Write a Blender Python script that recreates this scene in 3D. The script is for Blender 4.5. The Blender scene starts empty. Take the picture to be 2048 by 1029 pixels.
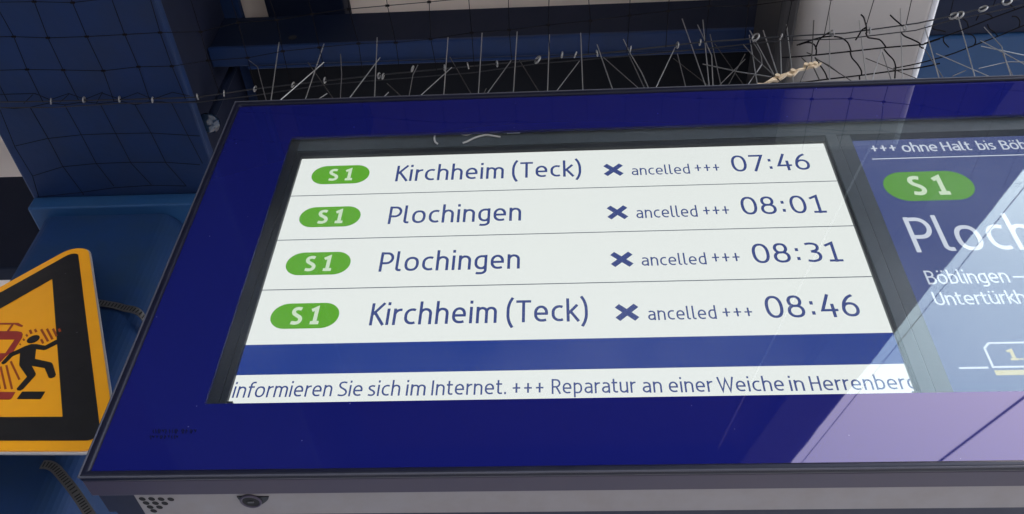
import bpy, bmesh, math, random
from mathutils import Vector, Matrix
random.seed(7)
PI = math.pi
scene = bpy.context.scene
COL = scene.collection

# ------------------------------------------------------------------ camera
CAM = Vector((0.35132, -0.75260, -0.57678))
RIGHT = Vector((0.99826858, 0.05439932, 0.02237308))
DOWN = Vector((-0.02387744, 0.72239018, -0.69107329))
FWD = Vector((-0.053756, 0.68934254, 0.72243834))
FPX, PW, PH = 1850.0, 2048.0, 1029.0
cd = bpy.data.cameras.new('camera'); cam = bpy.data.objects.new('camera', cd); COL.objects.link(cam)
cd.sensor_width = 36.0; cd.lens = 36.0 * FPX / PW
cd.clip_start = 0.02; cd.clip_end = 2000
U, B_ = -DOWN, -FWD
cam.matrix_world = Matrix(((RIGHT.x, U.x, B_.x, CAM.x), (RIGHT.y, U.y, B_.y, CAM.y), (RIGHT.z, U.z, B_.z, CAM.z), (0, 0, 0, 1)))
scene.camera = cam

# ------------------------------------------------------------------ light
EXPO = 2.7
EXF = 2.0 ** EXPO
scene.view_settings.view_transform = 'Standard'
scene.view_settings.look = 'None'
scene.view_settings.exposure = EXPO
scene.view_settings.gamma = 1.0
scene.view_settings.use_curve_mapping = False
SUN_EL, SUN_AZ = math.radians(62), math.radians(112)      # azimuth from +y towards +x
w = bpy.data.worlds.new('World'); scene.world = w; w.use_nodes = True
nt = w.node_tree; nt.nodes.clear()
sky = nt.nodes.new('ShaderNodeTexSky'); sky.sky_type = 'NISHITA'; sky.sun_disc = False
sky.sun_elevation = SUN_EL; sky.sun_rotation = SUN_AZ
sky.air_density = 1.0; sky.dust_density = 4.0; sky.ozone_density = 1.0
bg = nt.nodes.new('ShaderNodeBackground'); bg.inputs[1].default_value = 0.15
wo = nt.nodes.new('ShaderNodeOutputWorld')
nt.links.new(sky.outputs[0], bg.inputs[0]); nt.links.new(bg.outputs[0], wo.inputs[0])
sl = bpy.data.lights.new('sun', 'SUN'); sl.energy = 0.5; sl.angle = math.radians(12); sl.color = (1, .97, .93)
so = bpy.data.objects.new('sun', sl); COL.objects.link(so)
sd = Vector((math.sin(SUN_AZ) * math.cos(SUN_EL), math.cos(SUN_AZ) * math.cos(SUN_EL), math.sin(SUN_EL)))
so.rotation_euler = sd.to_track_quat('Z', 'Y').to_euler()
so.location = (0, 0, 8)
scene.cycles.max_bounces = 10
scene.cycles.transparent_max_bounces = 16
scene.cycles.sample_clamp_indirect = 4.0

# ------------------------------------------------------------------ helpers
def at(px, py, x=None, y=None, z=None, P0=None, n=None):
    """A pixel of the photograph as a point on a real plane."""
    d = RIGHT * ((px - PW / 2) / FPX) + DOWN * ((py - PH / 2) / FPX) + FWD
    if y is not None: t = (y - CAM.y) / d.y
    elif z is not None: t = (z - CAM.z) / d.z
    elif x is not None: t = (x - CAM.x) / d.x
    else: t = (P0 - CAM).dot(n) / d.dot(n)
    return CAM + d * t

def mirror_at(px, py, z):
    """What the front glass (plane y = 0) mirrors at a pixel, at height z."""
    p = at(px, py, y=0); c = Vector((CAM.x, -CAM.y, CAM.z)); d = p - c
    return c + d * ((z - c.z) / d.z)

class MB:
    def __init__(s): s.v = []; s.f = []; s.m = []
    def add(s, vs, fs, mi=0):
        b = len(s.v); s.v += [tuple(q) for q in vs]
        for f in fs: s.f.append([b + i for i in f]); s.m.append(mi)
    def box(s, x0, x1, y0, y1, z0, z1, mi=0):
        s.add([(x0,y0,z0),(x1,y0,z0),(x1,y1,z0),(x0,y1,z0),(x0,y0,z1),(x1,y0,z1),(x1,y1,z1),(x0,y1,z1)],
              [(0,3,2,1),(4,5,6,7),(0,1,5,4),(1,2,6,5),(2,3,7,6),(3,0,4,7)], mi)
    def ring(s, o, i, y0, y1, mi=0):
        """rectangular frame in the xz plane: o,i = (x0,x1,z0,z1); front y0, back y1"""
        def cs(r, y): return [(r[0],y,r[2]),(r[1],y,r[2]),(r[1],y,r[3]),(r[0],y,r[3])]
        vs = cs(o,y0)+cs(i,y0)+cs(o,y1)+cs(i,y1); fs = []
        for k in range(4):
            l = (k+1) % 4
            fs += [(k,l,4+l,4+k),(8+k,12+k,12+l,8+l),(k,8+k,8+l,l),(4+k,4+l,12+l,12+k)]
        s.add(vs, fs, mi)
    def tube(s, pts, r, n=6, closed=False, mi=0, r2=None):
        pts = [Vector(p) for p in pts]; N = len(pts); rings = []
        up = None
        for k in range(N):
            if closed: t = pts[(k+1) % N] - pts[k-1]
            else: t = pts[min(k+1,N-1)] - pts[max(k-1,0)]
            t = t.normalized() if t.length > 1e-9 else Vector((0,0,1))
            if up is None:
                up = t.orthogonal().normalized()
            else:
                up = (up - t*up.dot(t)); up = up.normalized() if up.length > 1e-6 else t.orthogonal().normalized()
            b = t.cross(up)
            rr = r if r2 is None else r + (r2-r)*k/(N-1)
            rings.append([pts[k] + (up*math.cos(2*PI*j/n) + b*math.sin(2*PI*j/n))*rr for j in range(n)])
        vs = [q for R in rings for q in R]; fs = []
        for k in range(N if closed else N-1):
            a, c = k*n, ((k+1) % N)*n
            for j in range(n): fs.append((a+j, a+(j+1) % n, c+(j+1) % n, c+j))
        if not closed:
            fs.append(tuple(reversed(range(n)))); fs.append(tuple((N-1)*n+j for j in range(n)))
        s.add(vs, fs, mi)
    def prism(s, outline, ex, origin, ux, uz, n, mi=0):
        """outline in (u,v) on the plane origin+u*ux+v*uz; thickness ex along n (front face at origin)"""
        N = len(outline)
        f = [origin + ux*u + uz*v for u, v in outline]; b = [p - n*ex for p in f]
        area = sum(outline[k][0]*outline[(k+1) % N][1]-outline[(k+1) % N][0]*outline[k][1] for k in range(N))
        idx = list(range(N)) if area > 0 else list(reversed(range(N)))
        s.add(f+b, [tuple(idx), tuple(N+i for i in reversed(idx))] +
              [(idx[k], N+idx[k], N+idx[(k+1) % N], idx[(k+1) % N]) for k in range(N)], mi)
    def build(s, name, mats, parent=None, bevel=0, seg=2, smooth=False, loc=None):
        me = bpy.data.meshes.new(name); me.from_pydata(s.v, [], s.f)
        mats = mats if isinstance(mats, (list, tuple)) else [mats]
        for m in mats: me.materials.append(m)
        me.polygons.foreach_set('material_index', s.m)
        if smooth: me.polygons.foreach_set('use_smooth', [True]*len(me.polygons))
        me.update()
        o = bpy.data.objects.new(name, me); COL.objects.link(o)
        if parent is not None:
            o.parent = parent
            p = parent
            off = Vector((0,0,0))
            while p is not None: off += p.location; p = p.parent
            me.transform(Matrix.Translation(-off))
        if bevel:
            b = o.modifiers.new('bevel', 'BEVEL'); b.width = bevel; b.segments = seg; b.limit_method = 'ANGLE'
            b.angle_limit = math.radians(40)
        return o

def tag(o, label=None, cat=None, group=None, kind=None):
    if label: o['label'] = label
    if cat: o['category'] = cat
    if group: o['group'] = group
    if kind: o['kind'] = kind
    return o
def thing(name, loc, label, cat, group=None):
    o = bpy.data.objects.new(name, None); o.empty_display_size = .05; COL.objects.link(o); o.location = loc
    return tag(o, label, cat, group)

# ------------------------------------------------------------------ materials
def mat(name, base, rough=.5, metal=0, spec=.5, noise=None, bump=None, coat=0, tint=None, emis=None):
    m = bpy.data.materials.new(name); m.use_nodes = True
    t = m.node_tree; p = t.nodes['Principled BSDF']
    p.inputs['Base Color'].default_value = (*base, 1); p.inputs['Roughness'].default_value = rough
    p.inputs['Metallic'].default_value = metal; p.inputs['Specular IOR Level'].default_value = spec
    if tint: p.inputs['Specular Tint'].default_value = (*tint, 1)
    if coat: p.inputs['Coat Weight'].default_value = coat; p.inputs['Coat Roughness'].default_value = .08
    tc = t.nodes.new('ShaderNodeTexCoord')
    if noise:
        sc, amt, det = noise[:3]; other = noise[3] if len(noise) > 3 else tuple(c*.55 for c in base)
        nz = t.nodes.new('ShaderNodeTexNoise'); nz.inputs['Scale'].default_value = sc; nz.inputs['Detail'].default_value = det
        nz.inputs['Roughness'].default_value = .65
        t.links.new(tc.outputs['Object'], nz.inputs['Vector'])
        rmp = t.nodes.new('ShaderNodeMapRange'); rmp.inputs[1].default_value = .38; rmp.inputs[2].default_value = .7
        rmp.inputs[3].default_value = 0; rmp.inputs[4].default_value = amt
        t.links.new(nz.outputs[0], rmp.inputs[0])
        mx = t.nodes.new('ShaderNodeMix'); mx.data_type = 'RGBA'
        mx.inputs[6].default_value = (*base, 1); mx.inputs[7].default_value = (*other, 1)
        t.links.new(rmp.outputs[0], mx.inputs[0]); t.links.new(mx.outputs[2], p.inputs['Base Color'])
        r2 = t.nodes.new('ShaderNodeMapRange'); r2.inputs[3].default_value = rough*.85; r2.inputs[4].default_value = min(1, rough*1.3)
        t.links.new(nz.outputs[0], r2.inputs[0]); t.links.new(r2.outputs[0], p.inputs['Roughness'])
    if bump:
        nb = t.nodes.new('ShaderNodeTexNoise'); nb.inputs['Scale'].default_value = bump[0]; nb.inputs['Detail'].default_value = 4
        bp = t.nodes.new('ShaderNodeBump'); bp.inputs['Strength'].default_value = bump[1]; bp.inputs['Distance'].default_value = .002
        t.links.new(tc.outputs['Object'], nb.inputs['Vector']); t.links.new(nb.outputs[0], bp.inputs['Height'])
        t.links.new(bp.outputs[0], p.inputs['Normal'])
    return m
def emat(name, lin):
    """a lit pixel colour of a screen: lin is the picture value it shows at"""
    m = bpy.data.materials.new(name); m.use_nodes = True; t = m.node_tree; t.nodes.clear()
    e = t.nodes.new('ShaderNodeEmission'); e.inputs[0].default_value = (*[c/EXF for c in lin], 1)
    o = t.nodes.new('ShaderNodeOutputMaterial'); t.links.new(e.outputs[0], o.inputs[0]); return m
def s2l(*c): return tuple((v/255/12.92 if v <= 10 else ((v/255+.055)/1.055)**2.4) for v in c)

def glass_sheet():
    m = bpy.data.materials.new('window_glass'); m.use_nodes = True; t = m.node_tree; t.nodes.clear()
    fr = t.nodes.new('ShaderNodeFresnel'); fr.inputs[0].default_value = 1.5
    tr = t.nodes.new('ShaderNodeBsdfTransparent'); tr.inputs[0].default_value = (.985,.99,.988,1)
    gl = t.nodes.new('ShaderNodeBsdfGlossy'); gl.inputs[0].default_value = (.54,.67,.62,1); gl.inputs['Roughness'].default_value = 0.0
    mx = t.nodes.new('ShaderNodeMixShader'); o = t.nodes.new('ShaderNodeOutputMaterial')
    # fine dust settled on the pane
    tc = t.nodes.new('ShaderNodeTexCoord'); vo = t.nodes.new('ShaderNodeTexVoronoi'); vo.inputs['Scale'].default_value = 55
    vo.inputs['Randomness'].default_value = 1
    t.links.new(tc.outputs['Object'], vo.inputs['Vector'])
    lt = t.nodes.new('ShaderNodeMath'); lt.operation = 'LESS_THAN'; lt.inputs[1].default_value = .045
    t.links.new(vo.outputs['Distance'], lt.inputs[0])
    cr = t.nodes.new('ShaderNodeSeparateColor'); t.links.new(vo.outputs['Color'], cr.inputs[0])
    gt = t.nodes.new('ShaderNodeMath'); gt.operation = 'GREATER_THAN'; gt.inputs[1].default_value = .72
    t.links.new(cr.outputs[0], gt.inputs[0])
    mu = t.nodes.new('ShaderNodeMath'); mu.operation = 'MULTIPLY'; t.links.new(lt.outputs[0], mu.inputs[0]); t.links.new(gt.outputs[0], mu.inputs[1])
    m2 = t.nodes.new('ShaderNodeMath'); m2.operation = 'MULTIPLY'; m2.inputs[1].default_value = .14; t.links.new(mu.outputs[0], m2.inputs[0])
    ad = t.nodes.new('ShaderNodeMath'); ad.operation = 'ADD'; ad.inputs[1].default_value = .012
    t.links.new(m2.outputs[0], ad.inputs[0])
    sm = t.nodes.new('ShaderNodeTexNoise'); sm.inputs['Scale'].default_value = 3.5; sm.inputs['Detail'].default_value = 5
    t.links.new(tc.outputs['Object'], sm.inputs['Vector'])
    sr = t.nodes.new('ShaderNodeMapRange'); sr.inputs[1].default_value = .42; sr.inputs[2].default_value = .75; sr.inputs[3].default_value = .006; sr.inputs[4].default_value = .035
    t.links.new(sm.outputs[0], sr.inputs[0]); t.links.new(sr.outputs[0], ad.inputs[1])
    df = t.nodes.new('ShaderNodeBsdfDiffuse'); df.inputs[0].default_value = (.7,.72,.74,1)
    mx2 = t.nodes.new('ShaderNodeMixShader')
    ge = t.nodes.new('ShaderNodeNewGeometry'); io = t.nodes.new('ShaderNodeMapRange')      # thin pane: same Fresnel from both sides
    io.inputs[3].default_value = 1.5; io.inputs[4].default_value = 1/1.5
    t.links.new(ge.outputs['Backfacing'], io.inputs[0]); t.links.new(io.outputs[0], fr.inputs[0])
    t.links.new(fr.outputs[0], mx.inputs[0]); t.links.new(tr.outputs[0], mx.inputs[1]); t.links.new(gl.outputs[0], mx.inputs[2])
    t.links.new(ad.outputs[0], mx2.inputs[0]); t.links.new(mx.outputs[0], mx2.inputs[1]); t.links.new(df.outputs[0], mx2.inputs[2])
    t.links.new(mx2.outputs[0], o.inputs[0]); return m

M = {}
M['print'] = mat('blue_print', s2l(19, 23, 86), .02, 0, .95, tint=(.98,.76,.80))
M['trim'] = mat('dark_trim', (.006,.0065,.016), .35, 0, .2, noise=(30,.5,3,(.012,.012,.02)))
M['trim_lip'] = mat('trim_lip', (.045,.038,.062), .42, 0, .3, noise=(9,.4,4,(.065,.05,.062)))
M['tray'] = mat('grey_tray', (.23,.215,.215), .5, 0, .4, noise=(25,.35,5,(.2,.17,.15)))
M['housing'] = mat('dark_housing', (.010,.014,.034), .5, 0, .3, noise=(20,.5,5,(.016,.019,.036)))
M['bezel'] = mat('bezel', (.036,.045,.052), .55, 0, .3, noise=(60,.4,4,(.03,.036,.04)), bump=(300,.15))
M['bezel_dark'] = mat('bezel_dark', (.008,.010,.013), .45, 0, .3)
M['hole'] = mat('hole_black', (.006,.006,.007), .8)
M['glass'] = glass_sheet()
M['lcd_white'] = emat('lcd_white', s2l(243,248,245))
M['lcd_band'] = emat('lcd_band', s2l(33,60,142))
M['lcd_ink'] = emat('lcd_ink', s2l(66,80,138))
M['lcd_line'] = emat('lcd_line', s2l(92,100,112))
M['lcd_green'] = emat('lcd_green', s2l(96,172,46))
M['lcd_green2'] = emat('lcd_green_pale', s2l(98,160,72))
M['lcd_navy'] = emat('lcd_navy', s2l(76,88,138))
M['lcd_text'] = emat('lcd_text', s2l(214,222,238))
M['lcd_badge'] = emat('lcd_badge', s2l(214,236,206))
M['lcd_cream'] = emat('lcd_cream', s2l(205,195,150))
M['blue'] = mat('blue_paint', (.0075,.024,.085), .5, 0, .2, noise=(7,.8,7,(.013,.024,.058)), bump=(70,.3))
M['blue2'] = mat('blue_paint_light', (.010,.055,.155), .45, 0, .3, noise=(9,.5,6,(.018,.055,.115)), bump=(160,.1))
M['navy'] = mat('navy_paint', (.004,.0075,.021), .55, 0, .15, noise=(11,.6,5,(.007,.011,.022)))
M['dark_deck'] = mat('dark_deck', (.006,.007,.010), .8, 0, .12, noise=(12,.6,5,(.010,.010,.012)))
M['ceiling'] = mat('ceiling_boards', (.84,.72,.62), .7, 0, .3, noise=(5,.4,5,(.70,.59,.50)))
M['duct'] = mat('grey_duct', (.42,.39,.36), .5, 0, .3, noise=(6,.3,5,(.33,.31,.30)))
M['column'] = mat('column_paint', (.0075,.029,.098), .6, 0, .12, noise=(9,.8,7,(.014,.034,.07)), bump=(90,.2))
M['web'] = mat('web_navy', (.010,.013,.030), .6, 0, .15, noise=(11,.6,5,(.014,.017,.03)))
M['ceiling_dimmed'] = mat('rear_ceiling_dimmed', (.055,.042,.045), .7, 0, .2, noise=(4,.6,5,(.035,.028,.03)))
M['highlight'] = mat('trim_highlight', (.045,.045,.06), .35, 0, .4)
M['rail'] = mat('dark_rail', (.03,.028,.028), .6, 0, .2)
M['rim_light_white'] = mat('rim_light_white', (.8,.8,.8), .4)
M['gutter'] = mat('gutter_grey', (.10,.10,.12), .6)
M['right_blue_dark'] = mat('right_blue_dark', (.005,.011,.036), .5, 0, .2, noise=(9,.5,5,(.008,.015,.03)))
M['yellow'] = mat('yellow_sheet', (.94,.385,.012), .38, 0, .5, noise=(14,.3,5,(.80,.34,.014)))
M['sign_black'] = mat('sign_black', (.010,.009,.009), .45, noise=(40,.5,4,(.022,.02,.02)))

M['sign_red'] = mat('sign_red', (.30,.03,.022), .45)
M['sign_brown'] = mat('sign_line_brown', (.33,.055,.012), .45)
M['alu'] = mat('aluminium', (.5,.47,.45), .45, .4)
M['steel'] = mat('strap_steel', (.15,.145,.14), .4, .8, noise=(60,.4,3,(.10,.09,.085)))
M['spike'] = mat('spike_steel', (.36,.355,.34), .35, .7)
M['spike_mid'] = mat('spike_mid_grey', (.16,.155,.15), .45, .6)  # steel tone between the bright and the dark spikes
M['spike_dark'] = mat('spike_dark', (.05,.045,.04), .5, .4)
M['clear'] = mat('strip_plastic', (.05,.05,.05), .4)
M['tan'] = mat('aged_plastic', (.62,.47,.30), .55, noise=(90,.5,4,(.4,.3,.19)))
M['net'] = mat('net_black', (.004,.003,.004), .8, 0, .1)
M['cable'] = mat('cable_steel', (.018,.018,.021), .5, 0, .3)
M['ring'] = mat('ring_steel', (.34,.33,.31), .35, .75)
M['concrete'] = mat('platform_paving', (.17,.172,.175), .85, noise=(3,.4,6,(.12,.122,.125)))
M['pale'] = mat('pale_strip', (.75,.74,.74), .5)
M['wire'] = mat('wire_dark', (.012,.012,.013), .6)
M['pale_mark'] = mat('pale_mark_grey', (.42,.39,.37), .6)
M['clearplastic'] = mat('clear_cap', (.012,.025,.05), .12, 0, .5)

# speckle the blue print with dust
def dust(m, scale, thr, keep, amt, col):
    t = m.node_tree; p = t.nodes['Principled BSDF']
    tc = t.nodes.new('ShaderNodeTexCoord'); vo = t.nodes.new('ShaderNodeTexVoronoi'); vo.inputs['Scale'].default_value = scale
    t.links.new(tc.outputs['Object'], vo.inputs['Vector'])
    a = t.nodes.new('ShaderNodeMath'); a.operation = 'LESS_THAN'; a.inputs[1].default_value = thr; t.links.new(vo.outputs['Distance'], a.inputs[0])
    c = t.nodes.new('ShaderNodeSeparateColor'); t.links.new(vo.outputs['Color'], c.inputs[0])
    g = t.nodes.new('ShaderNodeMath'); g.operation = 'GREATER_THAN'; g.inputs[1].default_value = keep; t.links.new(c.outputs[0], g.inputs[0])
    k = t.nodes.new('ShaderNodeMath'); k.operation = 'MULTIPLY'; t.links.new(a.outputs[0], k.inputs[0]); t.links.new(g.outputs[0], k.inputs[1])
    k2 = t.nodes.new('ShaderNodeMath'); k2.operation = 'MULTIPLY'; k2.inputs[1].default_value = amt; t.links.new(k.outputs[0], k2.inputs[0])
    mx = t.nodes.new('ShaderNodeMix'); mx.data_type = 'RGBA'
    mx.inputs[6].default_value = p.inputs['Base Color'].default_value; mx.inputs[7].default_value = (*col, 1)
    t.links.new(k2.outputs[0], mx.inputs[0]); t.links.new(mx.outputs[2], p.inputs['Base Color'])
dust(M['sign_black'], 45, .05, .9, .25, (.5,.5,.5))
dust(M['print'], 75, .05, .78, .25, (.5,.5,.6))

# ------------------------------------------------------------------ setting
GZ = -2.33
g = MB(); g.add([(-400,-400,GZ),(400,-400,GZ),(400,400,GZ),(-400,400,GZ)], [(0,1,2,3)])
tag(g.build('platform', M['concrete']), kind='structure')

# roof underside: right edge follows the line that the glass mirrors
ZC = 1.20
e0 = mirror_at(1575, 935, ZC-.03); e1 = mirror_at(2048, 337, ZC-.03)
ed = (e1 - e0); ed.z = 0; ed.normalize()
en = Vector((ed.y, -ed.x, 0))
def edge(s, off=0, z=ZC): p = e0 + ed*s + en*off; return Vector((p.x, p.y, z))
c = MB()
top = .05
def slab(mb, s0, s1, y0, y1):
    # roof boards between two lines across, right side cut along the roof edge
    def ex(y): k = (y-e0.y)/ed.y; return (e0+ed*k+en*-.02).x
    x0, x1 = ex(y0), ex(y1)
    mb.add([(-7,y0,ZC),(x0,y0,ZC),(x1,y1,ZC),(-7,y1,ZC),(-7,y0,ZC+top),(x0,y0,ZC+top),(x1,y1,ZC+top),(-7,y1,ZC+top)],
           [(3,2,1,0),(4,5,6,7),(0,1,5,4),(1,2,6,5),(2,3,7,6),(3,0,4,7)])
slab(c, 0, 0, -.08, 5)
tag(c.build('ceiling', M['ceiling']), kind='structure')
c = MB(); slab(c, 0, 0, -9, -.082)  # ceiling behind the viewer, colour darkened to weaken its reflection in the glass
tag(c.build('rear_ceiling', M['ceiling_dimmed']), kind='structure')

# dark metal edge strip of the roof, its rim slightly wavy
rt = thing('roof_edge_gutter', edge(0), 'dark metal roof edge mirrored as the slanting border of the bright sky', 'gutter')
gb = MB(); N = 260; vs = []
inner = mirror_at(1482, 804, ZC-.02)
for k in range(N+1):
    s = -6 + 10*k/N
    wv = .0008*math.sin(k*1.7) + random.uniform(-.0012,.0012)
    wi = -.16
    for off, z in ((wi, ZC-.03), (wv, ZC-.03), (wv-.03, ZC+.055), (wi, ZC+.055)):
        vs.append(edge(s, off, z))
fs = []
for k in range(N):
    for j in range(4): fs.append((4*k+j, 4*k+(j+1) % 4, 4*k+4+(j+1) % 4, 4*k+4+j))
gb.add(vs, fs); gb.build('rim', M['gutter'], rt)
# thin cable running along the roof edge
t = MB(); a, b = mirror_at(1596, 935, ZC), mirror_at(2048, 374, ZC); d = (b-a).normalized()
t.tube([a-d*5, a, b, b+d*3], .0014, 6)
tag(t.build('edge_cable', M['wire']), 'thin dark cable strung along the roof edge, mirrored beside the sky border', 'cable')
t = MB(); a, b = mirror_at(1870, 930, 2.2), mirror_at(2048, 795, 2.2); d = (b-a).normalized()
t.tube([a-d*9, a, b, b+d*12], .0060, 8)
tag(t.build('overhead_wire', M['wire']), 'dark overhead wire mirrored across the lilac sky at lower right', 'wire')
t = MB(); a, b = mirror_at(1417, 935, ZC-.012), mirror_at(1800, 175, ZC-.012); d = (b-a).normalized()
t.tube([a-d*2, a, b, b+d*.05], .0026, 6)
tag(t.build('ceiling_conduit', M['pale']), 'thin pale conduit under the ceiling, mirrored as a faint line beside S1 panel', 'conduit')

# ------------------------------------------------------------------ steel frame overhead
bm_ = thing('main_roof_beam', (-.43,.3,.70), 'broad blue steel beam running overhead to the column under the net', 'beam')
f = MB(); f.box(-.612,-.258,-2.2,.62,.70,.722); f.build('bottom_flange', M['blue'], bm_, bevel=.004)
f = MB(); f.box(-.365,-.335,-2.2,.60,.723,1.14); f.build('web', M['web'], bm_)  # darker than the flanges: shade partly in the colour, lifted for haze
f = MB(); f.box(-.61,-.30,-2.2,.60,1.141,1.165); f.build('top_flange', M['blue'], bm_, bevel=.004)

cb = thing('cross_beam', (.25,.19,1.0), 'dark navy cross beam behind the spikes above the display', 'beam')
f = MB(); f.box(-.333,.80,.176,.206,1.012,1.13); f.build('web', M['navy'], cb)  # web darker than the flange: shade partly put into the paint colour
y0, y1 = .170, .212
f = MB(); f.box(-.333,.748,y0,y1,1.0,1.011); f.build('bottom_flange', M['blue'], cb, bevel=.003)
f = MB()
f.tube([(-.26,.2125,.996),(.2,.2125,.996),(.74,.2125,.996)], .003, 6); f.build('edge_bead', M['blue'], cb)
for px, py in ((585,75),(1530,38)):
    p = at(px, py, y=.175); f = MB(); f.tube([p+Vector((0,.0004,0)), p+Vector((0,.002,0))], .0085, 16); f.build('bolt_hole', M['hole'], cb)
f = MB(); f.box(-.30,.78,.222,.62,1.10,1.19)  # dark panel added behind the beam; shade is partly in its base colour
tag(f.build('roof_deck', M['dark_deck']), 'roof decking, shade partly put into its black, behind the dark navy cross beam', 'roof deck')
f = MB()
a0 = at(548,12,z=1.19); a1 = at(700,12,z=1.19)
f.box(a0.x,a1.x,-.5,.27,1.135,1.199)
tag(f.build('ceiling_batten', M['navy'],bevel=.004), 'short dark batten between two brown ceiling patches at the top', 'batten')
f = MB(); f.box(-3.1,-.66,.60,.64,.845,1.17)
tag(f.build('side_beam', M['navy'], bevel=.004), 'dark beam left of the blue column, in front of the brown ceiling', 'beam')
for k, yy in enumerate((-1.9,-3.6,-5.3)):
    f = MB(); f.box(-3.1,(.9,.55,.1)[k],yy-.09,yy+.09,1.0,1.199)
    tag(f.build('rear_beam', M['navy'], bevel=.004), 'dark navy roof beam %s, seen only as a reflection in the glass' % ('nearest behind the viewer','second behind the viewer','farthest behind the viewer')[k], 'beam', 'roof beams behind the viewer')

dt = thing('light_grey_duct', (.85,.1,.83), 'light grey ceiling duct with bright right edge above the display', 'duct')
f = MB(); pr = []
x0, x1, zb, zt = .742, .962, .80, .95
for k in range(9):
    a = PI + PI/2*k/8; pr.append((x0+.045+.045*math.cos(a), zb+.045+.045*math.sin(a)))
for k in range(5):
    a = -PI/2 + PI/2*k/4; pr.append((x1-.010+.010*math.cos(a), zb+.010+.010*math.sin(a)))
pr += [(x1,zt),(x0,zt)]
n_ = len(pr); vs = [(x,-.30,z) for x, z in pr]+[(x,.75,z) for x, z in pr]
f.add(vs, [(k,n_+k,n_+(k+1) % n_,(k+1) % n_) for k in range(n_)]+[tuple(range(n_)), tuple(n_+i for i in reversed(range(n_)))])
do = f.build('casing', M['duct'], dt, smooth=True)
f = MB(); f.box(.712,.741,-.30,.75,.778,.95); f.build('side_rail', M['rail'], dt, bevel=.006)
f = MB(); f.tube([(.964,-.30,.806),(.964,0,.806),(.964,.75,.806)], .006, 10); f.build('edge_rim_light', M['rim_light_white'], dt, smooth=True)  # white tube: the duct's sky-lit rim put into its colour

rb = thing('right_roof_beam', (1.3,.1,.95), 'blue roof beam right of the light grey duct', 'beam')
f = MB(); f.box(.975,1.60,.160,.262,.93,1.02); f.build('soffit', M['blue2'], rb, bevel=.004)
f = MB(); f.tube([(.98,.2655,.927),(1.3,.2655,.927),(1.6,.2655,.927)], .0025, 6); f.build('edge_bead', M['pale'], rb)
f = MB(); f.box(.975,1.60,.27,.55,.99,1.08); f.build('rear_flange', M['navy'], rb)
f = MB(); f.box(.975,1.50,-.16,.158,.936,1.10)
f.build('front_soffit_dark', M['right_blue_dark'], rb)  # darker front piece: fading reflected light on the underside put into colour

# ------------------------------------------------------------------ column
co = thing('steel_column', (-.455,.43,GZ), 'blue steel column behind the yellow warning triangle', 'column')
def rrect(x0, x1, y0, y1, r, n=7):
    o = []
    for cx, cy, a in ((x1-r,y0+r,-PI/2),(x1-r,y1-r,0),(x0+r,y1-r,PI/2),(x0+r,y0+r,PI)):
        for k in range(n+1):
            an = a + PI/2*k/n; o.append((cx+r*math.cos(an), cy+r*math.sin(an)))
    return o
CX0, CX1, CY0, CY1, CR = -.597, -.335, .305, .58, .035
f = MB(); ol = rrect(CX0, CX1, CY0, CY1, CR); n_ = len(ol)
f.add([(x,y,GZ) for x, y in ol]+[(x,y,.672) for x, y in ol], [(k,(k+1) % n_,n_+(k+1) % n_,n_+k) for k in range(n_)]+[tuple(n_+k for k in range(n_))])
f.build('shaft', M['column'], co)
f = MB(); f.box(-.608,-.262,.285,.62,.667,.699); f.build('cap_plate', M['blue2'], co, bevel=.003)

# clear plastic cap under the beam by the display corner
p = at(416, 250, x=-.312)
bo = thing('plastic_cap', p, 'small glossy plastic cap on the dark beam beside the display corner', 'cap')
f = MB(); prof = [(.0005,-.016),(.008,-.015),(.014,-.009),(.015,.0),(.021,.002),(.021,.009),(.0005,.009)]
vs = []; n_ = 20
for r, z in prof:
    for j in range(n_): vs.append((p.x+r*math.cos(2*PI*j/n_), p.y+r*math.sin(2*PI*j/n_), p.z+z))
f.add(vs, [(k*n_+j, k*n_+(j+1) % n_, (k+1)*n_+(j+1) % n_, (k+1)*n_+j) for k in range(len(prof)-1) for j in range(n_)])
f.build('dome', M['clearplastic'], bo, smooth=True)
f = MB(); f.tube([p+Vector((0,0,.01)), p+Vector((0,0,.2))], .008, 10); f.build('stem', M['navy'], bo)

# ------------------------------------------------------------------ stroke lettering
def arc(cx, cy, rx, ry, a0, a1, n=12):
    return [(cx+rx*math.cos(math.radians(a0+(a1-a0)*k/n)), cy+ry*math.sin(math.radians(a0+(a1-a0)*k/n))) for k in range(n+1)]
def sup(cx, cy, rx, ry, e=2.35, n=32):
    o = []
    for k in range(n):
        a = 2*PI*k/n; ca, sa = math.cos(a), math.sin(a)
        o.append((cx+rx*math.copysign(abs(ca)**(2/e), ca), cy+ry*math.copysign(abs(sa)**(2/e), sa)))
    return o
def cat(ps, n=6):
    o = []; P = [ps[0]]+ps+[ps[-1]]
    for i in range(1, len(P)-2):
        for k in range(n):
            t = k/n; o.append(tuple(.5*(2*P[i][c]+(P[i+1][c]-P[i-1][c])*t+(2*P[i-1][c]-5*P[i][c]+4*P[i+1][c]-P[i+2][c])*t*t+(3*P[i][c]-P[i-1][c]-3*P[i+1][c]+P[i+2][c])*t**3) for c in (0,1)))
    return o+[ps[-1]]
def seg(*p): return list(p)
def bowlL(): return [(.48,.64),(.40,.675),(.31,.675)]+arc(.31,.42,.21,.255,90,180)+arc(.31,.32,.21,.255,180,270)+[(.38,.07),(.48,.17)]
def bowlR(): return [(.1,.57),(.19,.66),(.28,.675)]+arc(.28,.42,.205,.255,90,0)+arc(.28,.32,.205,.255,0,-90)+[(.1,.09)]
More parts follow.
